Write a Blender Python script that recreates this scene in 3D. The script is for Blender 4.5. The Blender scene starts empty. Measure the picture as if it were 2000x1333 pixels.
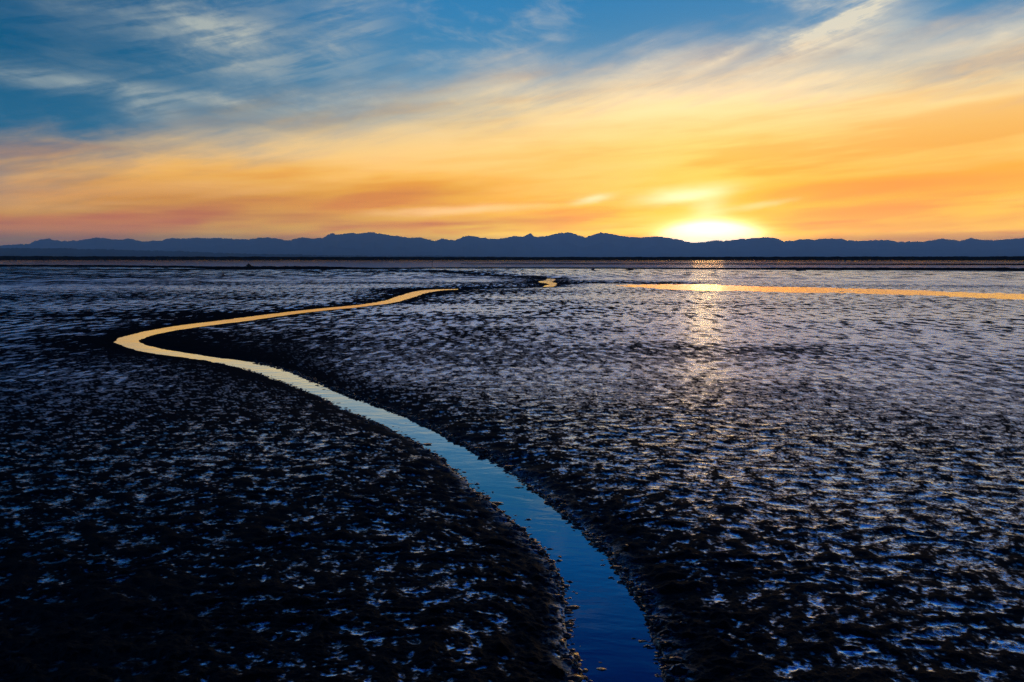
import bpy, math
import numpy as np

R = math.radians
sc = bpy.context.scene
col = sc.collection

# ------------------------------------------------------------------ camera
F = 1333.0                      # focal length in photograph pixels (24 mm on 36 mm, 2000 px wide)
HOR = 504.5                     # row of the true horizon
PITCH = math.atan((666.5 - HOR) / F)
CAMZ = 2.0
cd = bpy.data.cameras.new('camera')
cam = bpy.data.objects.new('camera', cd)
col.objects.link(cam)
cd.lens = 24.0
cd.sensor_width = 36.0
cd.clip_start = 0.1
cd.clip_end = 200000.0
cam.location = (0, 0, CAMZ)
cam.rotation_euler = (math.pi / 2 - PITCH, 0, 0)
sc.camera = cam


def ray(px, py):
    """direction through a photograph pixel, camera at the origin looking along +Y"""
    x = (px - 1000.0) / F
    u = (666.5 - py) / F
    c, s = math.cos(PITCH), math.sin(PITCH)
    return (x, c + u * s, -s + u * c)


def azel(px, py):
    x, y, z = ray(px, py)
    return math.degrees(math.atan2(x, y)), math.degrees(math.atan2(z, math.hypot(x, y)))


def ground(px, py, z=0.0):
    x, y, w = ray(px, py)
    t = (z - CAMZ) / w
    return (x * t, y * t)


SUN_AZ, SUN_EL = azel(1384, 455)

# ------------------------------------------------------------------ render / exposure
sc.view_settings.view_transform = 'Standard'
sc.view_settings.look = 'None'
sc.view_settings.gamma = 1.0
sc.view_settings.exposure = 0.0
sc.view_settings.use_curve_mapping = False
sc.cycles.volume_bounces = 1
sc.cycles.max_bounces = 6
sc.cycles.use_denoising = True
sc.cycles.denoising_prefilter = 'NONE'
sc.cycles.glossy_bounces = 3
sc.cycles.diffuse_bounces = 1
sc.cycles.caustics_reflective = False
sc.cycles.caustics_refractive = False
sc.cycles.sample_clamp_direct = 6.0
sc.cycles.sample_clamp_indirect = 2.5

# ------------------------------------------------------------------ node helper


class S:
    """a socket with arithmetic"""
    tree = None

    def __init__(self, sock):
        self.s = sock

    @staticmethod
    def m(op, *a, clamp=False):
        n = S.tree.nodes.new('ShaderNodeMath')
        n.operation = op
        n.use_clamp = clamp
        for i, v in enumerate(a):
            if isinstance(v, S):
                S.tree.links.new(v.s, n.inputs[i])
            else:
                n.inputs[i].default_value = float(v)
        return S(n.outputs[0])

    def __add__(self, o): return S.m('ADD', self, o)
    __radd__ = __add__
    def __sub__(self, o): return S.m('SUBTRACT', self, o)
    def __rsub__(self, o): return S.m('SUBTRACT', o, self)
    def __mul__(self, o): return S.m('MULTIPLY', self, o)
    __rmul__ = __mul__
    def __truediv__(self, o): return S.m('DIVIDE', self, o)
    def __pow__(self, o): return S.m('POWER', self, o)


def smooth(x, lo, hi, a=0.0, b=1.0):
    n = S.tree.nodes.new('ShaderNodeMapRange')
    n.interpolation_type = 'SMOOTHSTEP'
    if isinstance(x, S):
        S.tree.links.new(x.s, n.inputs['Value'])
    n.inputs['From Min'].default_value = lo
    n.inputs['From Max'].default_value = hi
    n.inputs['To Min'].default_value = a
    n.inputs['To Max'].default_value = b
    return S(n.outputs['Result'])


def clamp01(x): return S.m('ADD', x, 0.0, clamp=True)
def gauss(x): return S.m('EXPONENT', (x * x) * -1.0)


def vec(x, y, z):
    n = S.tree.nodes.new('ShaderNodeCombineXYZ')
    for i, v in enumerate((x, y, z)):
        if isinstance(v, S):
            S.tree.links.new(v.s, n.inputs[i])
        else:
            n.inputs[i].default_value = v
    return S(n.outputs[0])


def noise(v, scale=1.0, detail=4.0, rough=0.5, dist=0.0):
    n = S.tree.nodes.new('ShaderNodeTexNoise')
    S.tree.links.new(v.s, n.inputs['Vector'])
    n.inputs['Scale'].default_value = scale
    n.inputs['Detail'].default_value = detail
    n.inputs['Roughness'].default_value = rough
    n.inputs['Distortion'].default_value = dist
    return S(n.outputs[0])


def srgb(c):
    o = []
    for v in c:
        v = v / 255.0
        o.append(v / 12.92 if v <= 0.04045 else ((v + 0.055) / 1.055) ** 2.4)
    return o


def ramp(x, stops, lo, hi):
    """colour ramp over x in [lo, hi]; stops = (x, sRGB colour)"""
    n = S.tree.nodes.new('ShaderNodeValToRGB')
    S.tree.links.new(((x - lo) / (hi - lo)).s, n.inputs[0])
    el = n.color_ramp.elements
    while len(el) < len(stops):
        el.new(0.5)
    for e, (p, c) in zip(el, stops):
        e.position = (p - lo) / (hi - lo)
        e.color = (*srgb(c), 1.0)
    return S(n.outputs[0])


def mix(f, a, b, mode='MIX'):
    n = S.tree.nodes.new('ShaderNodeMix')
    n.data_type = 'RGBA'
    n.blend_type = mode
    n.clamp_factor = True
    for sock, v in ((n.inputs[0], f), (n.inputs[6], a), (n.inputs[7], b)):
        if isinstance(v, S):
            S.tree.links.new(v.s, sock)
        elif isinstance(v, (tuple, list)):
            sock.default_value = (*v, 1.0)
        else:
            sock.default_value = v
    return S(n.outputs[2])


# ------------------------------------------------------------------ world: evening sky with a cirrostratus veil
world = bpy.data.worlds.new('World')
sc.world = world
world.use_nodes = True
world.cycles.sampling_method = 'MANUAL'
world.cycles.sample_map_resolution = 512
nt = world.node_tree
nt.nodes.clear()
S.tree = nt
tc = nt.nodes.new('ShaderNodeTexCoord')
sep = nt.nodes.new('ShaderNodeSeparateXYZ')
nt.links.new(tc.outputs['Generated'], sep.inputs[0])
dx, dy, dz = (S(sep.outputs[i]) for i in range(3))
DEG = 180.0 / math.pi
U = S.m('ARCTAN2', dx, dy) * DEG
V = S.m('ARCSINE', dz) * DEG
dU = S.m('WRAP', U - SUN_AZ, 180.0, -180.0)
aU = S.m('ABSOLUTE', dU)
sun = (math.sin(R(SUN_AZ)) * math.cos(R(SUN_EL)), math.cos(R(SUN_AZ)) * math.cos(R(SUN_EL)), math.sin(R(SUN_EL)))
cosd = dx * sun[0] + dy * sun[1] + dz * sun[2]
ang = S.m('ARCCOSINE', S.m('MINIMUM', cosd, 0.999999)) * DEG     # degrees from the sun

# clear sky: hand-set evening gradients with a faint trace of Nishita added
sky = nt.nodes.new('ShaderNodeTexSky')
sky.sky_type = 'NISHITA'
sky.sun_disc = False
sky.sun_elevation = R(SUN_EL)
sky.sun_rotation = R(SUN_AZ)
sky.air_density = 1.0
sky.dust_density = 0.6
sky.ozone_density = 3.0
nish = mix(1.0, S(sky.outputs[0]), (0.003, 0.003, 0.003), 'MULTIPLY')
clear_n = ramp(V, [(0, (120, 160, 185)), (9, (92, 148, 180)), (14, (74, 138, 178)), (20, (46, 126, 180)),
                   (25, (14, 120, 208)), (33, (4, 66, 168)), (42, (2, 26, 88)), (60, (1, 12, 48)), (90, (1, 8, 36))], 0, 90)
clear_f = ramp(V, [(0, (70, 105, 130)), (9, (36, 100, 138)), (14, (0, 86, 128)), (20, (0, 80, 128)),
                   (26, (0, 70, 140)), (33, (0, 40, 104)), (42, (0, 20, 66)), (60, (1, 11, 42)), (90, (1, 8, 36))], 0, 90)
clear_b = ramp(V, [(0, (118, 156, 212)), (8, (124, 168, 226)), (20, (96, 152, 222)), (33, (44, 108, 190)), (50, (10, 50, 124)), (90, (1, 8, 36))], 0, 90)  # sky behind the camera, raised to brighten the haze over the mountains
clear = mix(smooth(aU, 18.0, 52.0), clear_n, clear_f)
clear = mix(smooth(aU, 75.0, 130.0), clear, clear_b)
clear = mix(1.0, clear, nish, 'ADD')

# streak noises (direction based, so no seam anywhere)
n_warp = noise(vec(dx * 2.2 + 9.0, dy * 2.2, dz * 7.0), 1.6, 3.0, 0.55) - 0.5
n_band = noise(vec(dx * 1.5, dy * 1.5 + n_warp * 0.5, (dz - dx * 0.085) * 15.0), 1.8, 4.0, 0.52)
n_fine = noise(vec(dx * 2.6, dy * 2.6 + n_warp * 0.6, (dz - dx * 0.02) * 44.0), 1.9, 4.0, 0.55)
n_wisp = noise(vec(dx * 3.2 + 7.0, dy * 3.2 + n_warp * 1.4, (dz - dx * 0.16) * 11.0), 2.0, 5.0, 0.60)
n_puff = noise(vec(dx * 5.0 - 3.0 + n_warp * 1.2, dy * 5.0, (dz + dx * 0.05) * 13.0), 2.0, 6.0, 0.64)
n_fib = noise(vec(dx * 4.0 + 1.0, dy * 4.0 + n_warp * 1.5, (dz - dx * 0.30) * 42.0), 1.6, 5.0, 0.6)
c_wisp = n_wisp - 0.5
c_puff = n_puff - 0.5

# veil colour by elevation, near and away from the sun
veil_n = ramp(V, [(0, (255, 196, 92)), (2.3, (255, 204, 100)), (4.2, (255, 184, 66)), (6.5, (255, 192, 88)),
                  (9.0, (255, 208, 122)), (12.0, (254, 224, 166)), (15.5, (244, 222, 188)), (22, (190, 192, 186))], 0, 22)
veil_f = ramp(V, [(0, (138, 120, 110)), (1.6, (164, 134, 106)), (2.8, (194, 144, 88)), (4.5, (208, 148, 80)),
                  (6.8, (240, 184, 98)), (8.6, (228, 190, 126)), (11, (160, 160, 148)), (22, (80, 116, 140))], 0, 22)
veil_b = ramp(V, [(0, (110, 134, 180)), (6, (130, 150, 192)), (22, (86, 130, 190))], 0, 22)
wv = smooth(S.m('ABSOLUTE', dU - 6.0), 12.0, 49.0)
veil = mix(wv, veil_n, veil_f)
veil = mix(smooth(aU, 55.0, 115.0), veil, veil_b)
# darker and brighter streaks through the veil
low = smooth(V, 1.0, 12.0, 1.0, 0.55)
veil = mix(clamp01(smooth(n_band, 0.46, 0.62) * low * 0.95), veil, mix(1.0, veil, srgb((242, 214, 180)), 'MULTIPLY'))
veil = mix(clamp01(smooth(n_fine, 0.48, 0.70) * smooth(V, 0.5, 8.0, 1.0, 0.12) * 0.8), veil,
           mix(1.0, veil, srgb((232, 210, 196)), 'MULTIPLY'))
veil = mix(clamp01(smooth(n_band, 0.50, 0.32) * 0.5), veil, mix(1.0, veil, (0.14, 0.13, 0.10), 'ADD'))

# upper edge of the veil, rising to the right, with wisps
Uc = S.m('MINIMUM', S.m('MAXIMUM', U, -45.0), 45.0)
edge = 13.3 + Uc * 0.11 - Uc * Uc * 0.0029
rel = V - edge + c_wisp * 4.5 + n_warp * 3.5 + (n_fib - 0.5) * 4.0
cover = smooth(rel, 3.6, -3.8)
cover = cover * smooth(V, 26.0, 16.0)


def warped(ku, kv):
    return vec(U + c_puff * ku, V + c_wisp * kv, 0.0)


W_SOFT, W_MID, W_BIG = warped(2.0, 0.9), warped(4.0, 2.4), warped(6.0, 5.0)


def blobs(items):
    """sum of soft elongated clouds: photograph pixel, half sizes in degrees, tilt (up to the right), strength, warp"""
    tot = None
    for px, py, lx, ly, tilt, amp, wv_ in items:
        a0, e0 = azel(px, py)
        mp = nt.nodes.new('ShaderNodeMapping')
        mp.vector_type = 'TEXTURE'
        nt.links.new(wv_.s, mp.inputs[0])
        mp.inputs['Location'].default_value = (a0, e0, 0)
        mp.inputs['Rotation'].default_value = (0, 0, R(tilt))
        mp.inputs['Scale'].default_value = (lx, ly, 1)
        dp = nt.nodes.new('ShaderNodeVectorMath')
        dp.operation = 'DOT_PRODUCT'
        nt.links.new(mp.outputs[0], dp.inputs[0])
        nt.links.new(mp.outputs[0], dp.inputs[1])
        g = S.m('POWER', 0.36788, S(dp.outputs['Value']))
        tot = g * amp if tot is None else S.m('MULTIPLY_ADD', g, amp, tot)
    return tot


# thin wisps over the blue
patch = blobs([(470, 75, 4.5, 2.6, -30, 0.65, W_BIG), (330, 60, 8.0, 2.4, -6, 0.45, W_BIG), (680, 50, 3.0, 4.0, -20, 0.45, W_BIG),
               (250, 176, 13.0, 0.7, -2, 0.70, W_SOFT), (1680, 25, 5.0, 1.6, 22, 0.75, W_BIG), (1570, 92, 6.5, 0.8, 24, 0.9, W_SOFT),
               (1700, 90, 5.0, 2.0, -10, 0.55, W_MID), (1420, 115, 2.2, 0.35, 22, 0.9, W_SOFT), (1270, 130, 3.4, 0.7, 16, 0.70, W_SOFT),
               (1930, 88, 3.0, 0.7, 14, 0.7, W_SOFT), (465, 214, 1.8, 0.5, 12, 0.8, W_SOFT), (315, 222, 2.2, 0.9, -16, 0.6, W_MID),
               (900, 165, 9.0, 1.7, 8, 0.40, W_MID)])
wisp = clamp01(patch * (smooth(n_puff, 0.30, 0.70) * 0.65 + smooth(n_fib, 0.40, 0.62) * 0.60) + smooth(n_puff, 0.50, 0.85) * smooth(V, 36.0, 16.0) * smooth(U, -40.0, -18.0, 0.08, 0.35))
wispc = mix(smooth(aU, 10.0, 50.0), srgb((220, 214, 196)), srgb((150, 166, 170)))
wispc = mix(smooth(aU, 60.0, 120.0), wispc, srgb((96, 124, 160)))
veil = mix(1.0, veil, (1.04, 1.02, 1.0), 'MULTIPLY')
base = mix(wisp, clear, wispc)
skyc = mix(cover, base, veil)

# named streaks of the sky round the sun
dark = clamp01(blobs([(1580, 378, 4.6, 0.66, 3, 1.0, W_SOFT), (1800, 360, 8.5, 0.8, 3, 0.85, W_SOFT), (1660, 414, 5.0, 0.36, 4, 0.9, W_SOFT)]))
skyc = mix(dark, skyc, srgb((252, 160, 44)))
dusk = clamp01(blobs([(330, 385, 9.0, 1.0, 1, 0.55, W_SOFT), (820, 378, 8.0, 0.8, 4, 0.5, W_SOFT), (560, 424, 9.0, 0.35, 1, 0.5, W_SOFT),
                      (900, 437, 10.0, 0.30, 1, 0.65, W_SOFT)]))
skyc = mix(dusk, skyc, mix(1.0, skyc, srgb((228, 214, 200)), 'MULTIPLY'))
lite = clamp01(blobs([(1330, 382, 3.2, 0.55, 6, 1.0, W_SOFT), (1160, 388, 1.3, 0.28, 12, 0.7, W_SOFT), (1385, 408, 1.4, 1.0, 0, 0.5, W_SOFT),
                      (900, 410, 8.0, 0.35, 2, 0.35, W_SOFT), (1490, 400, 2.6, 0.26, 8, 0.4, W_SOFT)]))
skyc = mix(lite, skyc, mix(1.0, skyc, (0.40, 0.42, 0.45), 'ADD'))

# glow of the low sun behind the veil: wide aureole, then the burnt-out core
glow1 = gauss(ang / 11.0)
skyc = mix(1.0, skyc, mix(glow1, (0, 0, 0), (0.16, 0.10, 0.02)), 'ADD')
skyc = mix(1.0, skyc, mix(gauss(ang / 6.5), (0, 0, 0), (0.8, 0.10, 0.0)), 'ADD')
eu = dU / 2.1 + c_wisp * 0.3
ev = (V - SUN_EL + 0.35) / 0.72
core = S.m('EXPONENT', S.m('POWER', eu * eu + ev * ev, 0.85) * -1.0)
skyc = mix(1.0, skyc, mix(core, (0, 0, 0), (12.0, 9.4, 6.4)), 'ADD')
# the low air (haze box below) dims the sky behind it and adds its own blue light; the sky outside is that much brighter
HAZE_D, HAZE_TOP = 6.0e-5, 860.0
HAZE_J = (0.034, 0.072, 0.165)
trans = S.m('EXPONENT', S.m('DIVIDE', -HAZE_D * HAZE_TOP, S.m('MAXIMUM', dz, 0.034)))
lift = mix(trans, HAZE_J, (0, 0, 0))
skyc = mix(1.0, skyc, lift, 'SUBTRACT')
vm = nt.nodes.new('ShaderNodeVectorMath')
vm.operation = 'MAXIMUM'
nt.links.new(skyc.s, vm.inputs[0])
vs_ = nt.nodes.new('ShaderNodeVectorMath')
vs_.operation = 'SCALE'
nt.links.new(vm.outputs[0], vs_.inputs[0])
nt.links.new(S.m('DIVIDE', 1.0, trans).s, vs_.inputs['Scale'])
skyc = S(vs_.outputs[0])
# below the horizon
skyc = mix(smooth(V, -0.2, -3.0), skyc, (0.02, 0.03, 0.05))
bg = nt.nodes.new('ShaderNodeBackground')
nt.links.new(skyc.s, bg.inputs[0])
bg.inputs[1].default_value = 1.0
wo = nt.nodes.new('ShaderNodeOutputWorld')
nt.links.new(bg.outputs[0], wo.inputs[0])

# ------------------------------------------------------------------ sun
sl = bpy.data.lights.new('sun', 'SUN')
sl.energy = 0.13
sl.angle = R(2.5)
sl.color = (1.0, 0.52, 0.15)
so = bpy.data.objects.new('sun', sl)
col.objects.link(so)
so.location = (30, 100, 60)
so.rotation_euler = (R(90 - SUN_EL), 0, math.pi - R(SUN_AZ))

# ------------------------------------------------------------------ helpers


def perlin(x, y, seed):
    xi = np.floor(x)
    yi = np.floor(y)
    fx = (x - xi).astype(np.float32)
    fy = (y - yi).astype(np.float32)
    xi = xi.astype(np.int64)
    yi = yi.astype(np.int64)

    def g(ix, iy, ax, ay):
        h = (ix * 374761393 + iy * 668265263 + seed * 2147483647) & 0xFFFFFFFF
        h = ((h ^ (h >> 13)) * 1274126177) & 0xFFFFFFFF
        h = (h ^ (h >> 16)) & 255
        return LUTC[h] * ax + LUTS[h] * ay
    u = fx * fx * fx * (fx * (fx * 6 - 15) + 10)
    v = fy * fy * fy * (fy * (fy * 6 - 15) + 10)
    a = g(xi, yi, fx, fy)
    b = g(xi + 1, yi, fx - 1, fy)
    c = g(xi, yi + 1, fx, fy - 1)
    d = g(xi + 1, yi + 1, fx - 1, fy - 1)
    return 1.5 * ((a + u * (b - a)) * (1 - v) + (c + u * (d - c)) * v)


_a = np.arange(256) * (2 * math.pi / 256)
LUTC = np.cos(_a).astype(np.float32)
LUTS = np.sin(_a).astype(np.float32)


def sstep(x, lo, hi):
    t = np.clip((x - lo) / (hi - lo), 0, 1)
    return t * t * (3 - 2 * t)


def catmull(pts, n=6, closed=False):
    p = np.array(pts, float)
    out = []
    m = len(p)
    for i in range(m if closed else m - 1):
        if closed:
            a, b, c, d = p[(i - 1) % m], p[i], p[(i + 1) % m], p[(i + 2) % m]
        else:
            a, b, c, d = p[max(i - 1, 0)], p[i], p[i + 1], p[min(i + 2, m - 1)]
        for k in range(n):
            t = k / n
            out.append(0.5 * ((2 * b) + (c - a) * t + (2 * a - 5 * b + 4 * c - d) * t * t + (3 * b - a - 3 * c + d) * t ** 3))
    if not closed:
        out.append(p[-1])
    return np.array(out)


def seg_dist(x, y, P, closed):
    """distance of points to a polyline"""
    best = np.full(x.shape, 1e9, np.float32)
    m = len(P)
    for i in range(m if closed else m - 1):
        a = P[i]
        b = P[(i + 1) % m]
        ex, ey = b[0] - a[0], b[1] - a[1]
        L = ex * ex + ey * ey + 1e-12
        t = np.clip(((x - a[0]) * ex + (y - a[1]) * ey) / L, 0, 1)
        d = (x - a[0] - t * ex) ** 2 + (y - a[1] - t * ey) ** 2
        np.minimum(best, d, out=best)
    return np.sqrt(best)


def inside(x, y, P):
    c = np.zeros(x.shape, bool)
    m = len(P)
    for i in range(m):
        x0, y0 = P[i]
        x1, y1 = P[(i + 1) % m]
        if y0 == y1:
            continue
        k = ((y0 > y) != (y1 > y)) & (x < (x1 - x0) * (y - y0) / (y1 - y0) + x0)
        c ^= k
    return c


def mesh_from(name, co, quads=None, tris=None, smooth_shade=True):
    me = bpy.data.meshes.new(name)
    co = np.asarray(co, np.float32)
    me.vertices.add(len(co))
    me.vertices.foreach_set('co', co.ravel())
    nq = 0 if quads is None else len(quads)
    ntr = 0 if tris is None else len(tris)
    idx = []
    if nq:
        idx.append(np.asarray(quads, np.int32).ravel())
    if ntr:
        idx.append(np.asarray(tris, np.int32).ravel())
    idx = np.concatenate(idx)
    me.loops.add(len(idx))
    me.loops.foreach_set('vertex_index', idx)
    st = np.concatenate([np.arange(nq) * 4, nq * 4 + np.arange(ntr) * 3]).astype(np.int32)
    me.polygons.add(nq + ntr)
    me.polygons.foreach_set('loop_start', st)
    me.polygons.foreach_set('use_smooth', np.full(nq + ntr, smooth_shade))
    me.update(calc_edges=True)
    me.validate()
    return me


def obj(name, me, mat, **props):
    o = bpy.data.objects.new(name, me)
    col.objects.link(o)
    if mat:
        me.materials.append(mat)
    for k, v in props.items():
        o[k] = v
    return o


def new_mat(name):
    m = bpy.data.materials.new(name)
    m.use_nodes = True
    m.node_tree.nodes.clear()
    S.tree = m.node_tree
    return m, m.node_tree


def node(t, kind, **kw):
    n = t.nodes.new(kind)
    for k, v in kw.items():
        if isinstance(v, S):
            t.links.new(v.s, n.inputs[k])
        else:
            n.inputs[k].default_value = v
    return n


def attr(name):
    n = S.tree.nodes.new('ShaderNodeAttribute')
    n.attribute_name = name
    return S(n.outputs['Fac'])


def position():
    n = S.tree.nodes.new('ShaderNodeNewGeometry')
    sp = S.tree.nodes.new('ShaderNodeSeparateXYZ')
    S.tree.links.new(n.outputs['Position'], sp.inputs[0])
    return [S(sp.outputs[i]) for i in range(3)]


def wet_output(t, base, rough, normal, gain, f0=0.0, tint=(1, 1, 1)):
    """wet surface: dark body under a reflecting film"""
    dif = node(t, 'ShaderNodeBsdfDiffuse')
    if isinstance(base, S):
        t.links.new(base.s, dif.inputs[0])
    else:
        dif.inputs[0].default_value = (*base, 1)
    glo = node(t, 'ShaderNodeBsdfGlossy')
    glo.inputs[0].default_value = (*tint, 1)
    if isinstance(rough, S):
        t.links.new(rough.s, glo.inputs['Roughness'])
    else:
        glo.inputs['Roughness'].default_value = rough
    fr = node(t, 'ShaderNodeFresnel')
    fr.inputs['IOR'].default_value = 1.36
    if normal is not None:
        for n in (dif, glo, fr):
            t.links.new(normal.s, n.inputs['Normal'])
    fac = clamp01(S(fr.outputs[0]) * gain + f0)
    mx = t.nodes.new('ShaderNodeMixShader')
    t.links.new(fac.s, mx.inputs[0])
    t.links.new(dif.outputs[0], mx.inputs[1])
    t.links.new(glo.outputs[0], mx.inputs[2])
    out = t.nodes.new('ShaderNodeOutputMaterial')
    t.links.new(mx.outputs[0], out.inputs[0])


def bump(t, height, strength, distance, normal=None):
    b = t.nodes.new('ShaderNodeBump')
    t.links.new(height.s, b.inputs['Height'])
    if isinstance(strength, S):
        t.links.new(strength.s, b.inputs['Strength'])
    else:
        b.inputs['Strength'].default_value = strength
    b.inputs['Distance'].default_value = distance
    if normal is not None:
        t.links.new(normal.s, b.inputs['Normal'])
    return S(b.outputs[0])


# ------------------------------------------------------------------ materials
# wet mud: black crumbly lumps, slick film in the hollows between them
MUD, t = new_mat('wet_mud')
x, y, z = position()
fade = attr('detail_left')         # 1 where the mesh is too coarse to carry the lumps itself
rg = attr('rough_and_vignette')             # 0 slick wet film, 1 rough crumbly mud; left side includes painted vignette
film_n = attr('film')              # film between the modelled lumps
p = vec(x, y, 0.0)
h_lump = noise(vec(x * 0.75, y * 1.0, 0.0), 4.2, 4.0, 0.62)
h_rip = noise(vec(x * 0.45, y * 1.0 + x * 0.08, 3.0), 12.0, 3.0, 0.6)
h_fine = noise(p, 60.0, 3.0, 0.65)
swath = noise(vec(x * 0.035, y * 0.14, 1.0), 1.0, 4.0, 0.6) - 0.5
r1 = noise(vec(x * 5.2, y * 2.6, 5.0), 1.0, 4.0, 0.64)
film_f = smooth(r1 * -1.15 - rg * 0.34 + swath * 0.40 + (h_rip - 0.5) * 0.40 + (h_lump - 0.5) * 0.30, -0.655, -0.56)
fade2 = attr('detail_left_far')     # rises with distance; glints between lumps painted as stretched film dashes
fade3 = attr('detail_left_horizon')
r2 = noise(vec(x * 3.0, y * 1.25, 7.0), 1.0, 4.0, 0.62)
r3 = noise(vec(x * 0.9, y * 0.26, 9.0), 1.0, 4.0, 0.62)
film_f2 = smooth(r2 * -1.15 - rg * 0.32 + swath * 0.35 + (h_lump - 0.5) * 0.35, -0.655, -0.575)
film_f3 = smooth(r3 * -1.15 - rg * 0.28 + swath * 0.30 + (r2 - 0.5) * 0.45, -0.655, -0.575)
film_f = S(mix(fade2, film_f, film_f2).s)
film_f = S(mix(fade3, film_f, film_f3).s)
film = S(mix(fade, film_n, film_f).s) * smooth(rg, 1.0, 0.86, 0.12, 1.0)
film = clamp01(film * S.m('MAXIMUM', smooth(h_fine * 0.7 + h_rip * 0.8, 0.86, 0.66, 0.04, 1.0), fade * 0.6))
nrm = bump(t, h_lump, fade * (1.0 - film * 0.8), 0.10)
nrm = bump(t, h_rip, (fade * 0.7 + 0.30) * (1.0 - film * fade * 0.7), 0.022, nrm)
nrm = bump(t, h_fine, 0.8 - film * 0.68, 0.012, nrm)
# far out only the ripple faces turned to the land side are seen over one another
tl = t.nodes.new('ShaderNodeVectorMath')
tl.operation = 'ADD'
t.links.new(nrm.s, tl.inputs[0])
t.links.new(vec(0.0, fade * (-0.085 - rg * 0.17 + swath * 0.10), 0.0).s, tl.inputs[1])
tn = t.nodes.new('ShaderNodeVectorMath')
tn.operation = 'NORMALIZE'
t.links.new(tl.outputs[0], tn.inputs[0])
nrm = S(tn.outputs[0])
tint = noise(p, 1.3, 4.0, 0.6)
body = mix(tint, (0.0015, 0.0017, 0.002), (0.004, 0.0042, 0.005))
wet_output(t, body, 0.38 - film * 0.24, nrm, film * (fade * 1.15 + 0.85) + 0.016, tint=(0.80, 0.94, 1.0))

# stream water
WATER, t = new_mat('stream_water')
x, y, z = position()
w1 = noise(vec(x * 0.45, y + x * 0.12, 0.0), 9.0, 3.0, 0.5, 0.3)
w2 = noise(vec(x * 0.5, y, 5.0), 1.4, 2.0, 0.5)
nrm = bump(t, w1, 0.22, 0.008)
nrm = bump(t, w2, 0.22, 0.02, nrm)
wet_output(t, (0.002, 0.006, 0.016), 0.02, nrm, 3.0, tint=(0.84, 0.96, 1.0))

# wind-dimpled pools further out
POOL, t = new_mat('pool_water')
x, y, z = position()
w1 = noise(vec(x * 0.5, y, 0.0), 5.0, 3.0, 0.55, 0.3)
nrm = bump(t, w1, 0.6, 0.02)
wet_output(t, (0.006, 0.008, 0.012), 0.10, nrm, 1.7)

# sheltered channel water out by the far shore
CHANNEL, t = new_mat('channel_water')
x, y, z = position()
nrm = bump(t, noise(vec(x * 0.10, y * 0.06, 0.0), 1.0, 3.0, 0.55), 0.25, 0.05)
wet_output(t, (0.006, 0.010, 0.016), 0.05, nrm, 1.3)

# dark dry stuff
DARK, t = new_mat('dark_bank_mud')
x, y, z = position()
c = mix(noise(vec(x, y, z), 0.8, 5.0, 0.6), (0.010, 0.010, 0.010), (0.03, 0.027, 0.024))
d = node(t, 'ShaderNodeBsdfDiffuse')
t.links.new(c.s, d.inputs[0])
o_ = t.nodes.new('ShaderNodeOutputMaterial')
t.links.new(d.outputs[0], o_.inputs[0])

ROCK, t = new_mat('weedy_rock')
x, y, z = position()
nn = noise(vec(x, y, z), 6.0, 5.0, 0.6)
c = mix(nn, (0.012, 0.012, 0.010), (0.04, 0.035, 0.028))
wet_output(t, c, 0.5, bump(t, nn, 0.6, 0.08), 0.5)

CRUMB, t = new_mat('wet_crumbs')
x, y, z = position()
nn = noise(vec(x, y, z), 60.0, 3.0, 0.6)
wet_output(t, mix(nn, (0.004, 0.004, 0.005), (0.012, 0.011, 0.011)), 0.24, bump(t, nn, 0.5, 0.01), 1.0)

FOREST, t = new_mat('mountain_forest')
x, y, z = position()
c = mix(noise(vec(x, y, z), 0.0012, 6.0, 0.6), (0.016, 0.022, 0.016), (0.06, 0.055, 0.045))
d = node(t, 'ShaderNodeBsdfDiffuse')
t.links.new(c.s, d.inputs[0])
o_ = t.nodes.new('ShaderNodeOutputMaterial')
t.links.new(d.outputs[0], o_.inputs[0])

# ------------------------------------------------------------------ outlines on the ground, from the photograph
outer = [(1175, 1480), (1160, 1400), (1142, 1333), (1120, 1280), (1113, 1240), (1110, 1200), (1097, 1150), (1075, 1100), (1032, 1050), (977, 1000),
         (922, 950), (866, 903), (790, 856), (717, 820), (670, 800), (632, 781), (588, 761), (535, 741), (475, 721),
         (405, 707), (345, 697), (280, 686), (240, 677), (224, 670), (229, 664), (243, 658), (273, 650), (315, 642),
         (350, 636), (420, 627.5), (490, 618.5), (595, 606), (700, 596), (740, 590), (765, 584), (785, 577), (808, 571), (835, 567.2), (860, 565.9), (890, 565.1)]
inner = [(890, 565.9), (860, 567.6), (835, 571.4), (815, 578), (795, 584.5), (765, 592), (700, 600.5), (595, 611.5), (490, 626), (420, 635), (350, 645),
         (315, 652), (284, 660), (272, 667), (280, 672), (300, 678), (350, 688), (423, 698), (477, 705), (547, 720), (602, 740), (642, 758),
         (702, 780), (755, 799), (812, 821), (888, 860), (962, 900), (1030, 950), (1097, 1000), (1153, 1050), (1198, 1100),
         (1236, 1150), (1264, 1200), (1282, 1250), (1293, 1290), (1302, 1333), (1315, 1400), (1330, 1480)]
go = catmull([ground(*q) for q in outer], 5)
gi = catmull([ground(*q) for q in inner], 5)
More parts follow.
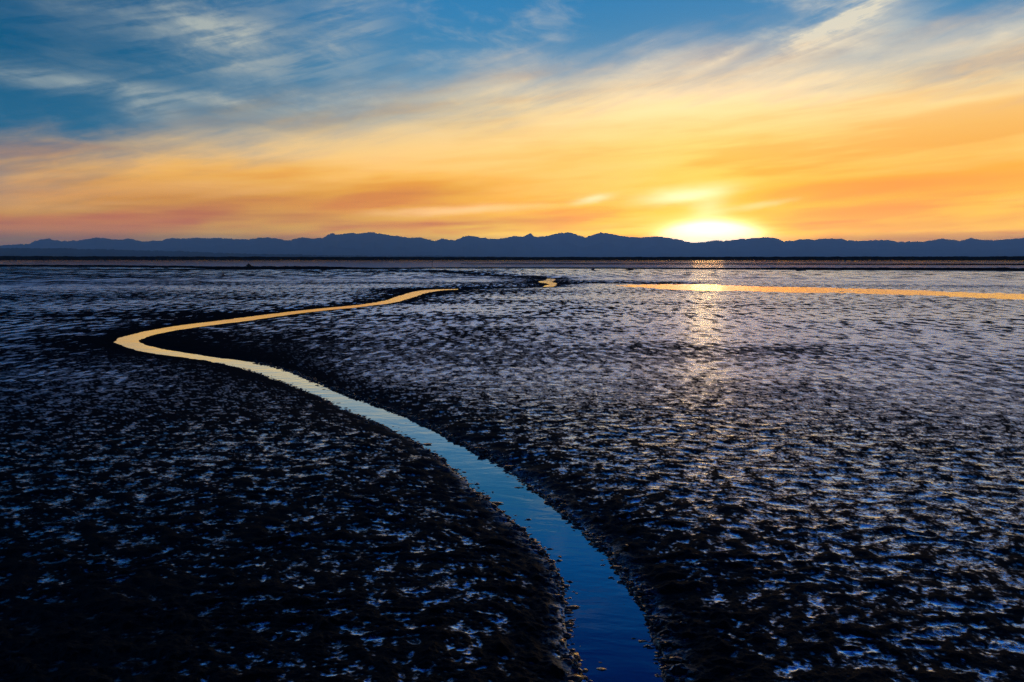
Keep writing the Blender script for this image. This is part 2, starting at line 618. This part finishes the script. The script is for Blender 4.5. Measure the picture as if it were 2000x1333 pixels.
# the stream runs on past the photographer
tail_o = np.array([[go[0][0] - 0.02, 1.2], [go[0][0] - 0.02, -6.0]])
tail_i = np.array([[gi[-1][0] + 0.02, -6.0], [gi[-1][0] + 0.02, 1.2]])
STREAM = np.concatenate([tail_o[::-1], go, gi, tail_i[::-1]])
MEANDER = catmull([ground(*q) for q in [(1064, 560.5), (1076, 560), (1084, 556.8), (1083, 553.5), (1075, 551.6), (1080, 548.6), (1083, 547),
                                        (1078, 544.8), (1070, 545.5), (1068, 548), (1053, 550.2), (1060, 552.6), (1071, 554), (1074, 556.3), (1068, 558.6)]], 4, True)
GULLY = [catmull([ground(*q) for q in pts], 6) for pts in (
    [(855, 567), (900, 564.5), (960, 563), (1010, 562), (1045, 560.5), (1066, 560)],
    [(1076, 545), (1050, 543), (990, 540.5), (930, 536.5), (880, 532), (800, 529.5)],
    [(1084, 553), (1120, 553), (1180, 553.5), (1240, 554.5), (1330, 556)],
)]
POOLS = [catmull([ground(*q) for q in pts], 5, True) for pts in (
    [(1210, 559.5), (1300, 557.5), (1400, 558.5), (1500, 562), (1650, 565.5), (1800, 570), (2000, 577), (2250, 586), (2300, 598),
     (2100, 592), (1950, 587), (1800, 580), (1650, 576), (1500, 573), (1400, 571), (1300, 567)],
)]
PLAIN = 0.085
POOLZ = 0.07

# ------------------------------------------------------------------ mudflat: one sheet out to the horizon
F1 = F * 1024 / 2000
pr = np.concatenate([np.linspace(640, 560, 14)[:-1], np.arange(560, 1.0, -0.72)])        # rows by picture spacing
dist = np.concatenate([[0.25, 0.6, 1.0, 1.4, 1.7, 1.95], CAMZ * F1 / pr, [1700, 2300, 3300, 5000, 8000, 13000, 20000, 27000]])
dist = np.unique(np.round(dist, 5))
az = np.concatenate([np.linspace(-180, -47, 60)[:-1], np.linspace(-47, 47, 1160), np.linspace(47, 180, 60)[1:-1]])
A, D = np.meshgrid(np.radians(az), dist)
X = (np.sin(A) * D).astype(np.float32)
Y = (np.cos(A) * D).astype(np.float32)
row = np.gradient(dist)
ROWS = np.broadcast_to(np.maximum(row, dist * np.radians(94 / 1160))[:, None], X.shape)


def lod(wl):
    """1 where the mesh can carry a wavelength, 0 where it cannot"""
    return np.clip((wl / ROWS - 1.3) / 4.5, 0, 1).astype(np.float32)


near = (D < 160) & (np.abs(A) < R(60))
xs, ys = X[near], Y[near]


def field(P, closed=True):
    f = np.full(X.shape, 50.0, np.float32)
    lo = P.min(0) - 4
    hi = P.max(0) + 4
    k = (X > lo[0]) & (X < hi[0]) & (Y > lo[1]) & (Y < hi[1])
    d = seg_dist(X[k], Y[k], P, closed)
    if closed:
        d = np.where(inside(X[k], Y[k], P), -d, d)
    f[k] = d
    return f


sd = field(STREAM)
sd = np.where(sd < 45, sd + 0.035 * perlin(X / 0.42, Y / 0.42, 51) + 0.022 * perlin(X / 0.13, Y / 0.13, 52) + 0.07 * perlin(X / 1.7, Y / 1.7, 53) * sstep(D, 3, 9), sd)
sm = field(MEANDER)
sg = np.minimum.reduce([field(g, False) for g in GULLY])
sp_ = np.minimum.reduce([field(g) for g in POOLS])

big = perlin(X / 5.0, Y / 3.2, 1) + 0.5 * perlin(X / 1.9, Y / 1.5, 2)
far = perlin(X / 34.0, Y / 13.0, 11) + 0.5 * perlin(X / 15.0, Y / 6.0, 12)
wx = X + 0.10 * perlin(X / 0.5, Y / 0.5, 3)
wy = Y + 0.10 * perlin(X / 0.5, Y / 0.5, 4)
l1 = perlin(wx / 0.175, wy / 0.13, 5)
l2 = perlin(wx / 0.078, wy / 0.056, 6)
l3 = perlin(X / 0.036, Y / 0.027, 7)
l4 = perlin(X / 0.025, Y / 0.022, 13)
rp = np.sin((wy + 0.10 * wx + 0.16 * perlin(X / 0.9, Y / 0.7, 8)) * (2 * math.pi / 0.17)) * (0.6 + 0.4 * perlin(X / 1.3, Y / 0.8, 9))

bank = np.exp(-np.clip(sd, 0, 50) / (0.30 + 0.024 * np.clip(D, 0, 60)))
bank2 = np.exp(-np.clip(np.minimum(sm, sg), 0, 50) / 2.5)
left = sstep(-X - 0.20 * Y, -0.5, 2.5) * sstep(D, 24, 9)  # left foreground dimmed: lens vignette painted in as less wet mud
rough = np.clip(0.20 + 0.20 * big + 0.30 * left + 0.20 * sstep(D, 6.5, 3) + 0.16 * sstep(-X - 0.10 * Y, -1, 14) * sstep(D, 8, 16) + 0.42 * sstep(-X, -0.8, 2.2) * sstep(D, 7.5, 3.5) + 0.12 * sstep(D, 7, 14) - 0.26 * sstep(-X, 4, 12) * np.exp(-((Y + 0.15 * X - 36 - 3 * far) / 6.0) ** 2) - 0.24 * sstep(X, -1.5, 7) * sstep(D, 3.5, 9) + 0.72 * bank + 0.8 * bank2 + 0.22 * far - 0.18 * sstep(D, 10, 30), 0, 1)  # left and right terms also paint in the uneven sky sheen
calm = np.exp(-np.clip(sp_, 0, 50) / 2.0)
rough = np.clip(rough * (1 - 0.8 * calm), 0, 1).astype(np.float32)
film = sstep(-(0.75 * l1 + 0.75 * l2 + 0.6 * l3 + 0.4 * l4) - 1.0 * (rough - 0.42), -0.05, 0.45).astype(np.float32)
flat = 1 - 0.45 * film
edge_wet = np.exp(-np.abs(sd - 0.02) / 0.05).astype(np.float32)
l0 = perlin(wx / 0.62, wy / 0.5, 17)
lump = np.clip(l1 + 0.10, 0, 2) ** 1.15 + 0.9 * np.clip(l0 - 0.22, 0, 2)
amp = 0.45 + 0.75 * rough
Z = (PLAIN + 0.010 * big * lod(2.0)
     + amp * (0.024 * lump * lod(0.16) + flat * 0.0105 * l2 * lod(0.09) + flat * 0.0055 * l3 * lod(0.04) + flat * 0.0022 * l4 * lod(0.025))
     + (1 - 0.6 * rough) * 0.006 * flat * rp * lod(0.17)).astype(np.float32)
# banks of the stream, then its bed under the water
w_b = np.where(D < 20, 0.32, 0.32 + (D - 20) * 0.045)
prof = 1 - np.exp(-np.clip(sd, 0, 50) / w_b)
Z = np.where(sd < 45, Z - PLAIN * (1 - prof) * 0.98, Z)
ins = np.clip(-sd / 0.10, 0, 1)
Z = np.where(sd < 0, -0.002 - 0.07 * ins + (Z * 0.5) * (1 - ins), Z)
pm = 1 - np.exp(-np.clip(sm, 0, 50) / 1.6)
Z = np.where(sm < 45, Z - PLAIN * (1 - pm), Z)
Z = np.where(sm < 0, -0.05, Z)
Z = Z - 0.16 * np.exp(-(np.clip(sg, 0, 50) / 1.3) ** 2)
Z = np.where(sp_ < 0.6, np.minimum(Z, POOLZ + 0.016 * np.maximum(sp_, -1.2) / 0.6 + 0.010 * l1 * lod(0.3) + 0.022 * perlin(X / 0.55, Y / 2.6, 21) + 0.016 * perlin(X / 0.2, Y / 2.6, 22) + 0.032 * perlin(X / 3.0, Y / 4.0, 23)), Z)
far_fl = sstep(D, 120, 140)
Z = Z * (1 - far_fl) + far_fl * 0.03

nr, nc = X.shape
co = np.stack([X, Y, Z], -1).reshape(-1, 3)
co = np.concatenate([co, [[0, 0, PLAIN]]])
ii = np.arange(nr * nc).reshape(nr, nc)
i2 = np.concatenate([ii, ii[:, :1]], 1)
q = np.stack([i2[:-1, :-1], i2[:-1, 1:], i2[1:, 1:], i2[1:, :-1]], -1).reshape(-1, 4)[:, ::-1]
tr = np.stack([np.full(nc, nr * nc), i2[0, 1:], i2[0, :-1]], -1)
me = mesh_from('mudflat', co, q, tr)
for nm, arr in (('detail_left', 1 - lod(0.20)), ('rough_and_vignette', rough - 0.5 * edge_wet * lod(0.1)), ('detail_left_far', sstep(D, 10, 26)), ('detail_left_horizon', sstep(D, 42, 90)), ('film', np.clip(film + 0.6 * edge_wet * lod(0.1), 0, 1))):
    at = me.attributes.new(nm, 'FLOAT', 'POINT')
    at.data.foreach_set('value', np.concatenate([arr.ravel(), [0.5]]).astype(np.float32))
obj('mudflat', me, MUD, kind='structure')


# ------------------------------------------------------------------ water sheets
def sheet(name, P, zz, mat):
    import bmesh
    bm = bmesh.new()
    vs = [bm.verts.new((a, b, zz)) for a, b in P]
    f = bm.faces.new(vs)
    if f.calc_area() and f.normal.z < 0:
        f.normal_flip()
    bm.normal_update()
    bmesh.ops.triangulate(bm, faces=bm.faces[:])
    for f in bm.faces:
        if f.normal.z < 0:
            f.normal_flip()
    m = bpy.data.meshes.new(name)
    bm.to_mesh(m)
    bm.free()
    return obj(name, m, mat, kind='structure')


def grow(P, r):
    """push an outline outwards so that the mud cuts the waterline"""
    P = np.asarray(P)
    a = np.roll(P, 1, 0)
    b = np.roll(P, -1, 0)
    area = 0.5 * np.sum(P[:, 0] * b[:, 1] - b[:, 0] * P[:, 1])
    tg = b - a
    n = np.stack([tg[:, 1], -tg[:, 0]], -1) * (1 if area > 0 else -1)
    n /= np.linalg.norm(n, axis=1, keepdims=True) + 1e-9
    return P + n * r


ns = len(go)
Lc = np.concatenate([tail_o[::-1], go])
Rc = np.concatenate([tail_i, gi[::-1]])


def resample(P, n):
    s = np.concatenate([[0], np.cumsum(np.linalg.norm(np.diff(P, axis=0), axis=1))])
    u = np.linspace(0, s[-1], n)
    return np.stack([np.interp(u, s, P[:, 0]), np.interp(u, s, P[:, 1])], -1)


G = grow(STREAM, 0.16)
Lg = G[:len(Lc)]
Rg = G[len(Lc):][::-1]
Lr, Rr = resample(Lg, 500), resample(Rg, 500)
cross = np.linspace(0, 1, 5)
P3 = (Lr[:, None, :] * (1 - cross)[None, :, None] + Rr[:, None, :] * cross[None, :, None])
co = np.concatenate([P3, np.zeros(P3.shape[:2] + (1,))], -1).reshape(-1, 3)
k = np.arange(500 * 5).reshape(500, 5)
q = np.stack([k[:-1, :-1], k[:-1, 1:], k[1:, 1:], k[1:, :-1]], -1).reshape(-1, 4)
me = mesh_from('stream', co, q)
if me.polygons[0].normal.z < 0:
    me.flip_normals()
obj('stream', me, WATER, kind='structure')
sheet('meander_water', grow(MEANDER, 0.15), 0.0, WATER)
for P in POOLS:
    sheet('tidal_pool', grow(P, 0.3), POOLZ, POOL)
# open water between the outer bar and the far shore
FARW = np.array([ground(-900, 520.5, 0.06), ground(-100, 520.5, 0.06), ground(400, 523, 0.06), ground(700, 525, 0.06), ground(1200, 524, 0.06), ground(1600, 526, 0.06),
                 ground(2100, 529, 0.06), ground(2900, 534, 0.06), (900, 760), (-900, 760)])
sheet('tidal_channel', FARW, 0.06, CHANNEL)


# ------------------------------------------------------------------ low mud bars and the far shore
def bar(name, pts, mat, seed, width, label=None, jag=0.15, step=1.0):
    """low long bank; pts = (px, py of its foot, height in px)"""
    p = np.array(pts, float)
    xs = np.arange(p[0, 0], p[-1, 0] + 1, step)
    ys = np.interp(xs, p[:, 0], p[:, 1])
    hs = np.interp(xs, p[:, 0], p[:, 2])
    g = np.array([ground(a, b) for a, b in zip(xs, ys)])
    dd = np.hypot(g[:, 0], g[:, 1])
    hm = hs / F * dd
    nz = perlin(xs / 23.0, xs * 0 + 0.3, seed) + 0.6 * perlin(xs / 7.0, xs * 0 + 0.7, seed + 1) + 0.4 * perlin(xs / 2.3, xs * 0 + 0.1, seed + 2)
    hm = hm * (1 + jag * nz) + 0.09
    u = g / dd[:, None]
    prof = [(-0.05, -0.15), (0.0, 0.03), (0.10, 0.55), (0.22, 0.9), (0.45, 1.0), (0.75, 0.6), (1.0, -0.15)]
    rows = []
    for f, h in prof:
        b = g + u * (f * width)
        wob = 0.08 * width * perlin(xs / 9.0, xs * 0 + f * 7, seed + 5)
        b = b + u * wob[:, None]
        rows.append(np.concatenate([b, (hm * h)[:, None]], 1))
    co = np.stack(rows)
    k = np.arange(co.shape[0] * co.shape[1]).reshape(co.shape[:2])
    q = np.stack([k[:-1, :-1], k[1:, :-1], k[1:, 1:], k[:-1, 1:]], -1).reshape(-1, 4)[:, ::-1]
    me = mesh_from(name, co.reshape(-1, 3), q)
    return obj(name, me, mat, kind='structure')


bar('mud_bar', [(640, 528, 1), (700, 527.5, 2.5), (860, 526, 2.2), (1000, 525.8, 2.0), (1200, 526.2, 2.0), (1300, 526.8, 2.2), (1420, 527.8, 2.6),
                (1560, 528.8, 4), (1800, 530, 4.6), (2100, 531.5, 5.0), (2500, 533.5, 5)], DARK, 31, 4.0)
bar('mud_bar', [(-400, 520.5, 2), (0, 520.6, 2), (200, 522, 2.5), (360, 524, 3.0), (430, 526.5, 4.0), (480, 527.8, 5.8), (580, 528.0, 6), (680, 527.4, 4), (760, 526.2, 1)], DARK, 41, 4.0)
bar('mud_bar', [(-400, 530, 1.2), (0, 529.5, 1.4), (240, 529, 1.4), (420, 528.2, 1.6), (500, 528.2, 1)], DARK, 51, 2.0)
bar('mud_bar', [(900, 516.6, 0.5), (1100, 516.6, 1.0), (1500, 517, 1.0), (1800, 517.6, 1.4), (2300, 518.5, 1.4)], DARK, 61, 8.0)
bar('far_shore', [(-900, 508.4, 6.0), (0, 508.4, 6.2), (400, 508.4, 6.0), (900, 508.4, 5.6), (1300, 508.6, 6.2), (1450, 508.6, 6.0), (1700, 508.8, 6.2), (2000, 509, 6.2), (2900, 509.4, 6)],
    DARK, 71, 60.0, jag=0.10, step=0.8)


# ------------------------------------------------------------------ crumbs of mud along the waterline
rng = np.random.default_rng(5)
import bmesh
bmi = bmesh.new()
bmesh.ops.create_icosphere(bmi, subdivisions=1, radius=1.0)
ico_v = np.array([v_.co[:] for v_ in bmi.verts])
ico_f = np.array([[v_.index for v_ in f_.verts] for f_ in bmi.faces])
bmi.free()
EDGE = np.concatenate([resample(go, 4000)[:2600], resample(gi[::-1], 4000)[:2600]])
EDGE = EDGE[EDGE[:, 1] < 13]
pick = EDGE[rng.integers(0, len(EDGE), 5200)]
tight = rng.random(len(pick)) < 0.55
pick = pick + rng.normal(0, 1, pick.shape) * np.where(tight, 0.014, 0.045)[:, None]
r_ = rng.lognormal(math.log(0.0080), 0.45, len(pick))
sx = r_ * rng.uniform(1.0, 2.1, len(pick))
sy = r_ * rng.uniform(0.8, 1.2, len(pick))
szz = r_ * rng.uniform(0.35, 0.7, len(pick))
# sit them on the mud surface or in the shallows
gr = np.searchsorted(dist, np.hypot(pick[:, 0], pick[:, 1])).clip(0, nr - 1)
ga = np.searchsorted(az, np.degrees(np.arctan2(pick[:, 0], pick[:, 1]))).clip(0, nc - 1)
zb = np.maximum(Z[gr, ga], -0.004) + szz * 0.2
co = ico_v[None] * (1 + 0.25 * rng.normal(0, 1, (len(pick), len(ico_v), 1)))
co = co * np.stack([sx, sy, szz], -1)[:, None, :] + np.concatenate([pick, zb[:, None]], 1)[:, None, :]
fc = (ico_f[None] + (np.arange(len(pick)) * len(ico_v))[:, None, None]).reshape(-1, 3)
me = mesh_from('mud_crumbs', co.reshape(-1, 3), None, fc)
obj('mud_crumbs', me, CRUMB, kind='stuff', label='small wet mud crumbs strewn along both edges of the stream', category='mud')


# ------------------------------------------------------------------ rocks and a stake out on the flat
def rock(px, py, wpx, hpx, seed, label, lumps):
    import bmesh
    gx, gy = ground(px, py, 0.06)
    d = math.hypot(gx, gy)
    w = wpx / F * d
    h = hpx / F * d
    bm = bmesh.new()
    for (ox, sc_w, sc_h) in lumps:
        r = bmesh.ops.create_icosphere(bm, subdivisions=3, radius=0.5)
        vs = r['verts']
        c = np.array([v.co[:] for v in vs])
        nz = 0.22 * perlin(c[:, 0] * 3 + seed, c[:, 2] * 3 + c[:, 1] * 2, seed) + 0.10 * perlin(c[:, 0] * 7 + seed, c[:, 2] * 7 - c[:, 1] * 5, seed + 3)
        for v, n_ in zip(vs, nz):
            k = 1 + float(n_)
            v.co = (v.co.x * k * w * sc_w + ox * w, v.co.y * k * w * sc_w * 0.8, (v.co.z * k + 0.3) * h * sc_h * 1.25)
    for f in bm.faces:
        f.smooth = True
    m = bpy.data.meshes.new('rock')
    bm.to_mesh(m)
    bm.free()
    o = obj('rock', m, ROCK, label=label, category='rock', group='dark rocks scattered along the far mud bars')
    o.location = (gx, gy, 0.03)
    return o


one = [(0, 1, 1)]
rock(298, 524.0, 9, 3.6, 3, 'small dark rock far out at the left, left one of a close pair', [(0, 0.8, 0.9), (-0.35, 0.4, 0.5)])
rock(324, 524.6, 8, 4.6, 5, 'blocky dark rock far out at the left, right one of a close pair', [(0, 0.9, 1), (0.3, 0.5, 0.8)])
rock(486, 519.0, 8, 3.6, 8, 'peaked dark rock standing in the channel behind the thick left mud bar', [(0, 0.6, 1), (0.3, 0.6, 0.5), (-0.3, 0.6, 0.4)])
rock(781, 526.4, 7, 2.6, 11, 'tiny low rock on the mud bar left of the far meander', one)
rock(1158, 528.0, 7, 3.0, 14, 'small low dark rock just right of the far meander, before the bar', one)
rock(1230, 528.6, 13, 4.6, 17, 'broad flat dark rock between the far meander and the sun', [(0, 0.7, 1), (0.35, 0.5, 0.7), (-0.35, 0.5, 0.6)])
rock(1563, 529.5, 15, 6.2, 20, 'largest dark rock, on the mud bar right of the sun', [(-0.15, 0.7, 1), (0.3, 0.8, 0.6)])
rock(436, 538.0, 4, 2.6, 23, 'tiny dark rock alone on the wet mud before the left bar', one)


def stake(px, py, hpx):
    gx, gy = ground(px, py, 0.06)
    d = math.hypot(gx, gy)
    h = hpx / F * d
    n = 7
    zz = [-0.3, 0.3 * h, 0.7 * h, h, h + 0.03]
    rr = [0.075, 0.07, 0.06, 0.055, 0.02]
    co = [(math.cos(a) * r + 0.03 * z_, math.sin(a) * r, z_) for z_, r in zip(zz, rr) for a in np.linspace(0, 2 * math.pi, n, endpoint=False)]
    q = [(i * n + j, i * n + (j + 1) % n, (i + 1) * n + (j + 1) % n, (i + 1) * n + j) for i in range(4) for j in range(n)]
    tip = len(co)
    co.append((0.03 * h, 0, h + 0.035))
    tr = [(4 * n + j, 4 * n + (j + 1) % n, tip) for j in range(n)]
    o = obj('stake', mesh_from('stake', co, q, tr), DARK, label='thin upright wooden stake far out in the tidal channel', category='stake')
    o.location = (gx, gy, 0.06)


stake(844, 517, 7)

# ------------------------------------------------------------------ mountains
SIL = [(-900, 470), (-500, 474), (-200, 482), (0, 480), (35, 478), (60, 476), (70, 470), (91, 466), (105, 468.5), (119, 471.5), (154, 470), (170, 467), (192, 464.5), (205, 466), (220, 468), (236, 468), (252, 466),
       (265, 469), (276, 472), (290, 472), (304, 470), (315, 471), (331, 465.5), (357, 466.6), (380, 464.5), (395, 466), (416, 465), (455, 467), (486, 468), (507, 464.5), (520, 464), (539, 466), (563, 470),
       (575, 467), (591, 464), (612, 466), (630, 465), (640, 460), (649, 455.4), (657, 458), (665, 458), (674, 456), (685, 454.7), (699, 457), (712, 455), (725, 453.3), (740, 456), (755, 459), (780, 462), (800, 465), (821, 464),
       (836, 468), (849, 471), (863, 466.6), (878, 468.5), (891, 469), (903, 464), (916, 460), (927, 462), (937, 464.5), (947, 464.5), (958, 467), (982, 466), (1003, 461), (1012, 462), (1021, 463), (1030, 459),
       (1037, 456), (1045, 463), (1057, 462.5), (1070, 461), (1084, 457), (1098, 454.7), (1115, 454.7), (1128, 459), (1143, 464), (1160, 458), (1175, 454.7), (1192, 457), (1210, 461), (1245, 464.5), (1260, 464), (1276, 462), (1300, 464),
       (1321, 467), (1336, 471), (1352, 475), (1377, 473), (1398, 470), (1415, 471), (1450, 467), (1470, 466), (1496, 463.5), (1513, 465), (1531, 472), (1545, 471), (1559, 468), (1594, 468.7), (1608, 466.6),
       (1643, 466.6), (1653, 470), (1685, 471), (1730, 468.7), (1755, 473), (1804, 472.5), (1825, 469), (1842, 467), (1874, 470), (1898, 465.5), (1916, 469.4), (1954, 469.4), (1975, 467), (2000, 465), (2150, 462), (2400, 470), (2900, 466)]


def range_mesh(name, sil, d0, d1, d2, seed, na, nd, rid):
    """mountain range: crest at distance d1 with the traced skyline, spurs in front, falling away behind"""
    pts = np.array([azel(a, b) for a, b in sil])
    a = np.linspace(pts[0, 0], pts[-1, 0], na)
    te = np.tan(np.radians(np.interp(a, pts[:, 0], pts[:, 1])))
    te = te + 0.0003 * perlin(a * 1.9, a * 0 + 0.4, seed) + 0.0009 * perlin(a * 4.3, a * 0 + 0.2, seed + 1) + 0.0007 * perlin(a * 9.7, a * 0 + 0.8, seed + 7)
    crest = d1 * (1 + 0.05 * perlin(a / 6.0, a * 0 + 0.6, seed + 2))
    rows = []
    for t_ in np.linspace(0, 1.5, nd):
        if t_ <= 1:
            dd = d0 + (crest - d0) * t_
        else:
            dd = crest + (d2 - crest) * (t_ - 1) * 2
        xx = np.sin(np.radians(a)) * dd
        yy = np.cos(np.radians(a)) * dd
        rn = 1 - np.abs(perlin(xx / rid, yy / (rid * 2.2), seed + 4)) * 1.6
        rn = 0.65 * rn + 0.35 * (1 - np.abs(perlin(xx / (rid * .4), yy / (rid * .8), seed + 5)) * 1.6)
        if t_ <= 1:
            g = t_ ** 1.15 * (1 - (1 - rn) * 0.55 * min(1, (1 - t_) * 4))
        else:
            g = np.cos(min(1, (t_ - 1) * 2) * math.pi / 2) * (0.97 - 0.25 * (1 - rn))
        zz = te * dd * g - (5 if t_ == 0 or t_ >= 1.5 else 0)
        if abs(t_ - 1) < 1e-6:
            zz = te * dd
        rows.append(np.stack([xx, yy, zz + 1.0], -1))
    co = np.stack(rows)
    k = np.arange(co.shape[0] * co.shape[1]).reshape(co.shape[:2])
    q = np.stack([k[:-1, :-1], k[1:, :-1], k[1:, 1:], k[:-1, 1:]], -1).reshape(-1, 4)[:, ::-1]
    return obj(name, mesh_from(name, co.reshape(-1, 3), q), FOREST, kind='structure')


range_mesh('mountain_range', SIL, 14500, 20000, 24500, 81, 1700, 46, 900.0)
range_mesh('foothills', [(-900, 486), (-300, 482), (0, 484), (100, 483.5), (180, 485.5), (250, 488), (340, 490), (430, 494), (500, 496), (560, 496.5), (640, 499), (760, 500), (850, 499.5), (960, 501), (1040, 502)],
           7000, 9000, 11000, 91, 500, 24, 500.0)

# ------------------------------------------------------------------ air
hz = bpy.data.materials.new('haze_air')
hz.use_nodes = True
t = hz.node_tree
t.nodes.clear()
pv = t.nodes.new('ShaderNodeVolumePrincipled')
pv.inputs['Color'].default_value = (0.55, 0.87, 1.0, 1)
pv.inputs['Density'].default_value = HAZE_D
pv.inputs['Anisotropy'].default_value = 0.1
o_ = t.nodes.new('ShaderNodeOutputMaterial')
t.links.new(pv.outputs[0], o_.inputs['Volume'])
B = 30000.0
v = [(sx * B, sy * B, zz) for zz in (-1.5, HAZE_TOP) for sx, sy in ((-1, -1), (1, -1), (1, 1), (-1, 1))]
f = [(0, 3, 2, 1), (4, 5, 6, 7), (0, 1, 5, 4), (1, 2, 6, 5), (2, 3, 7, 6), (3, 0, 4, 7)]
obj('haze', mesh_from('haze', v, f, smooth_shade=False), hz, kind='stuff')
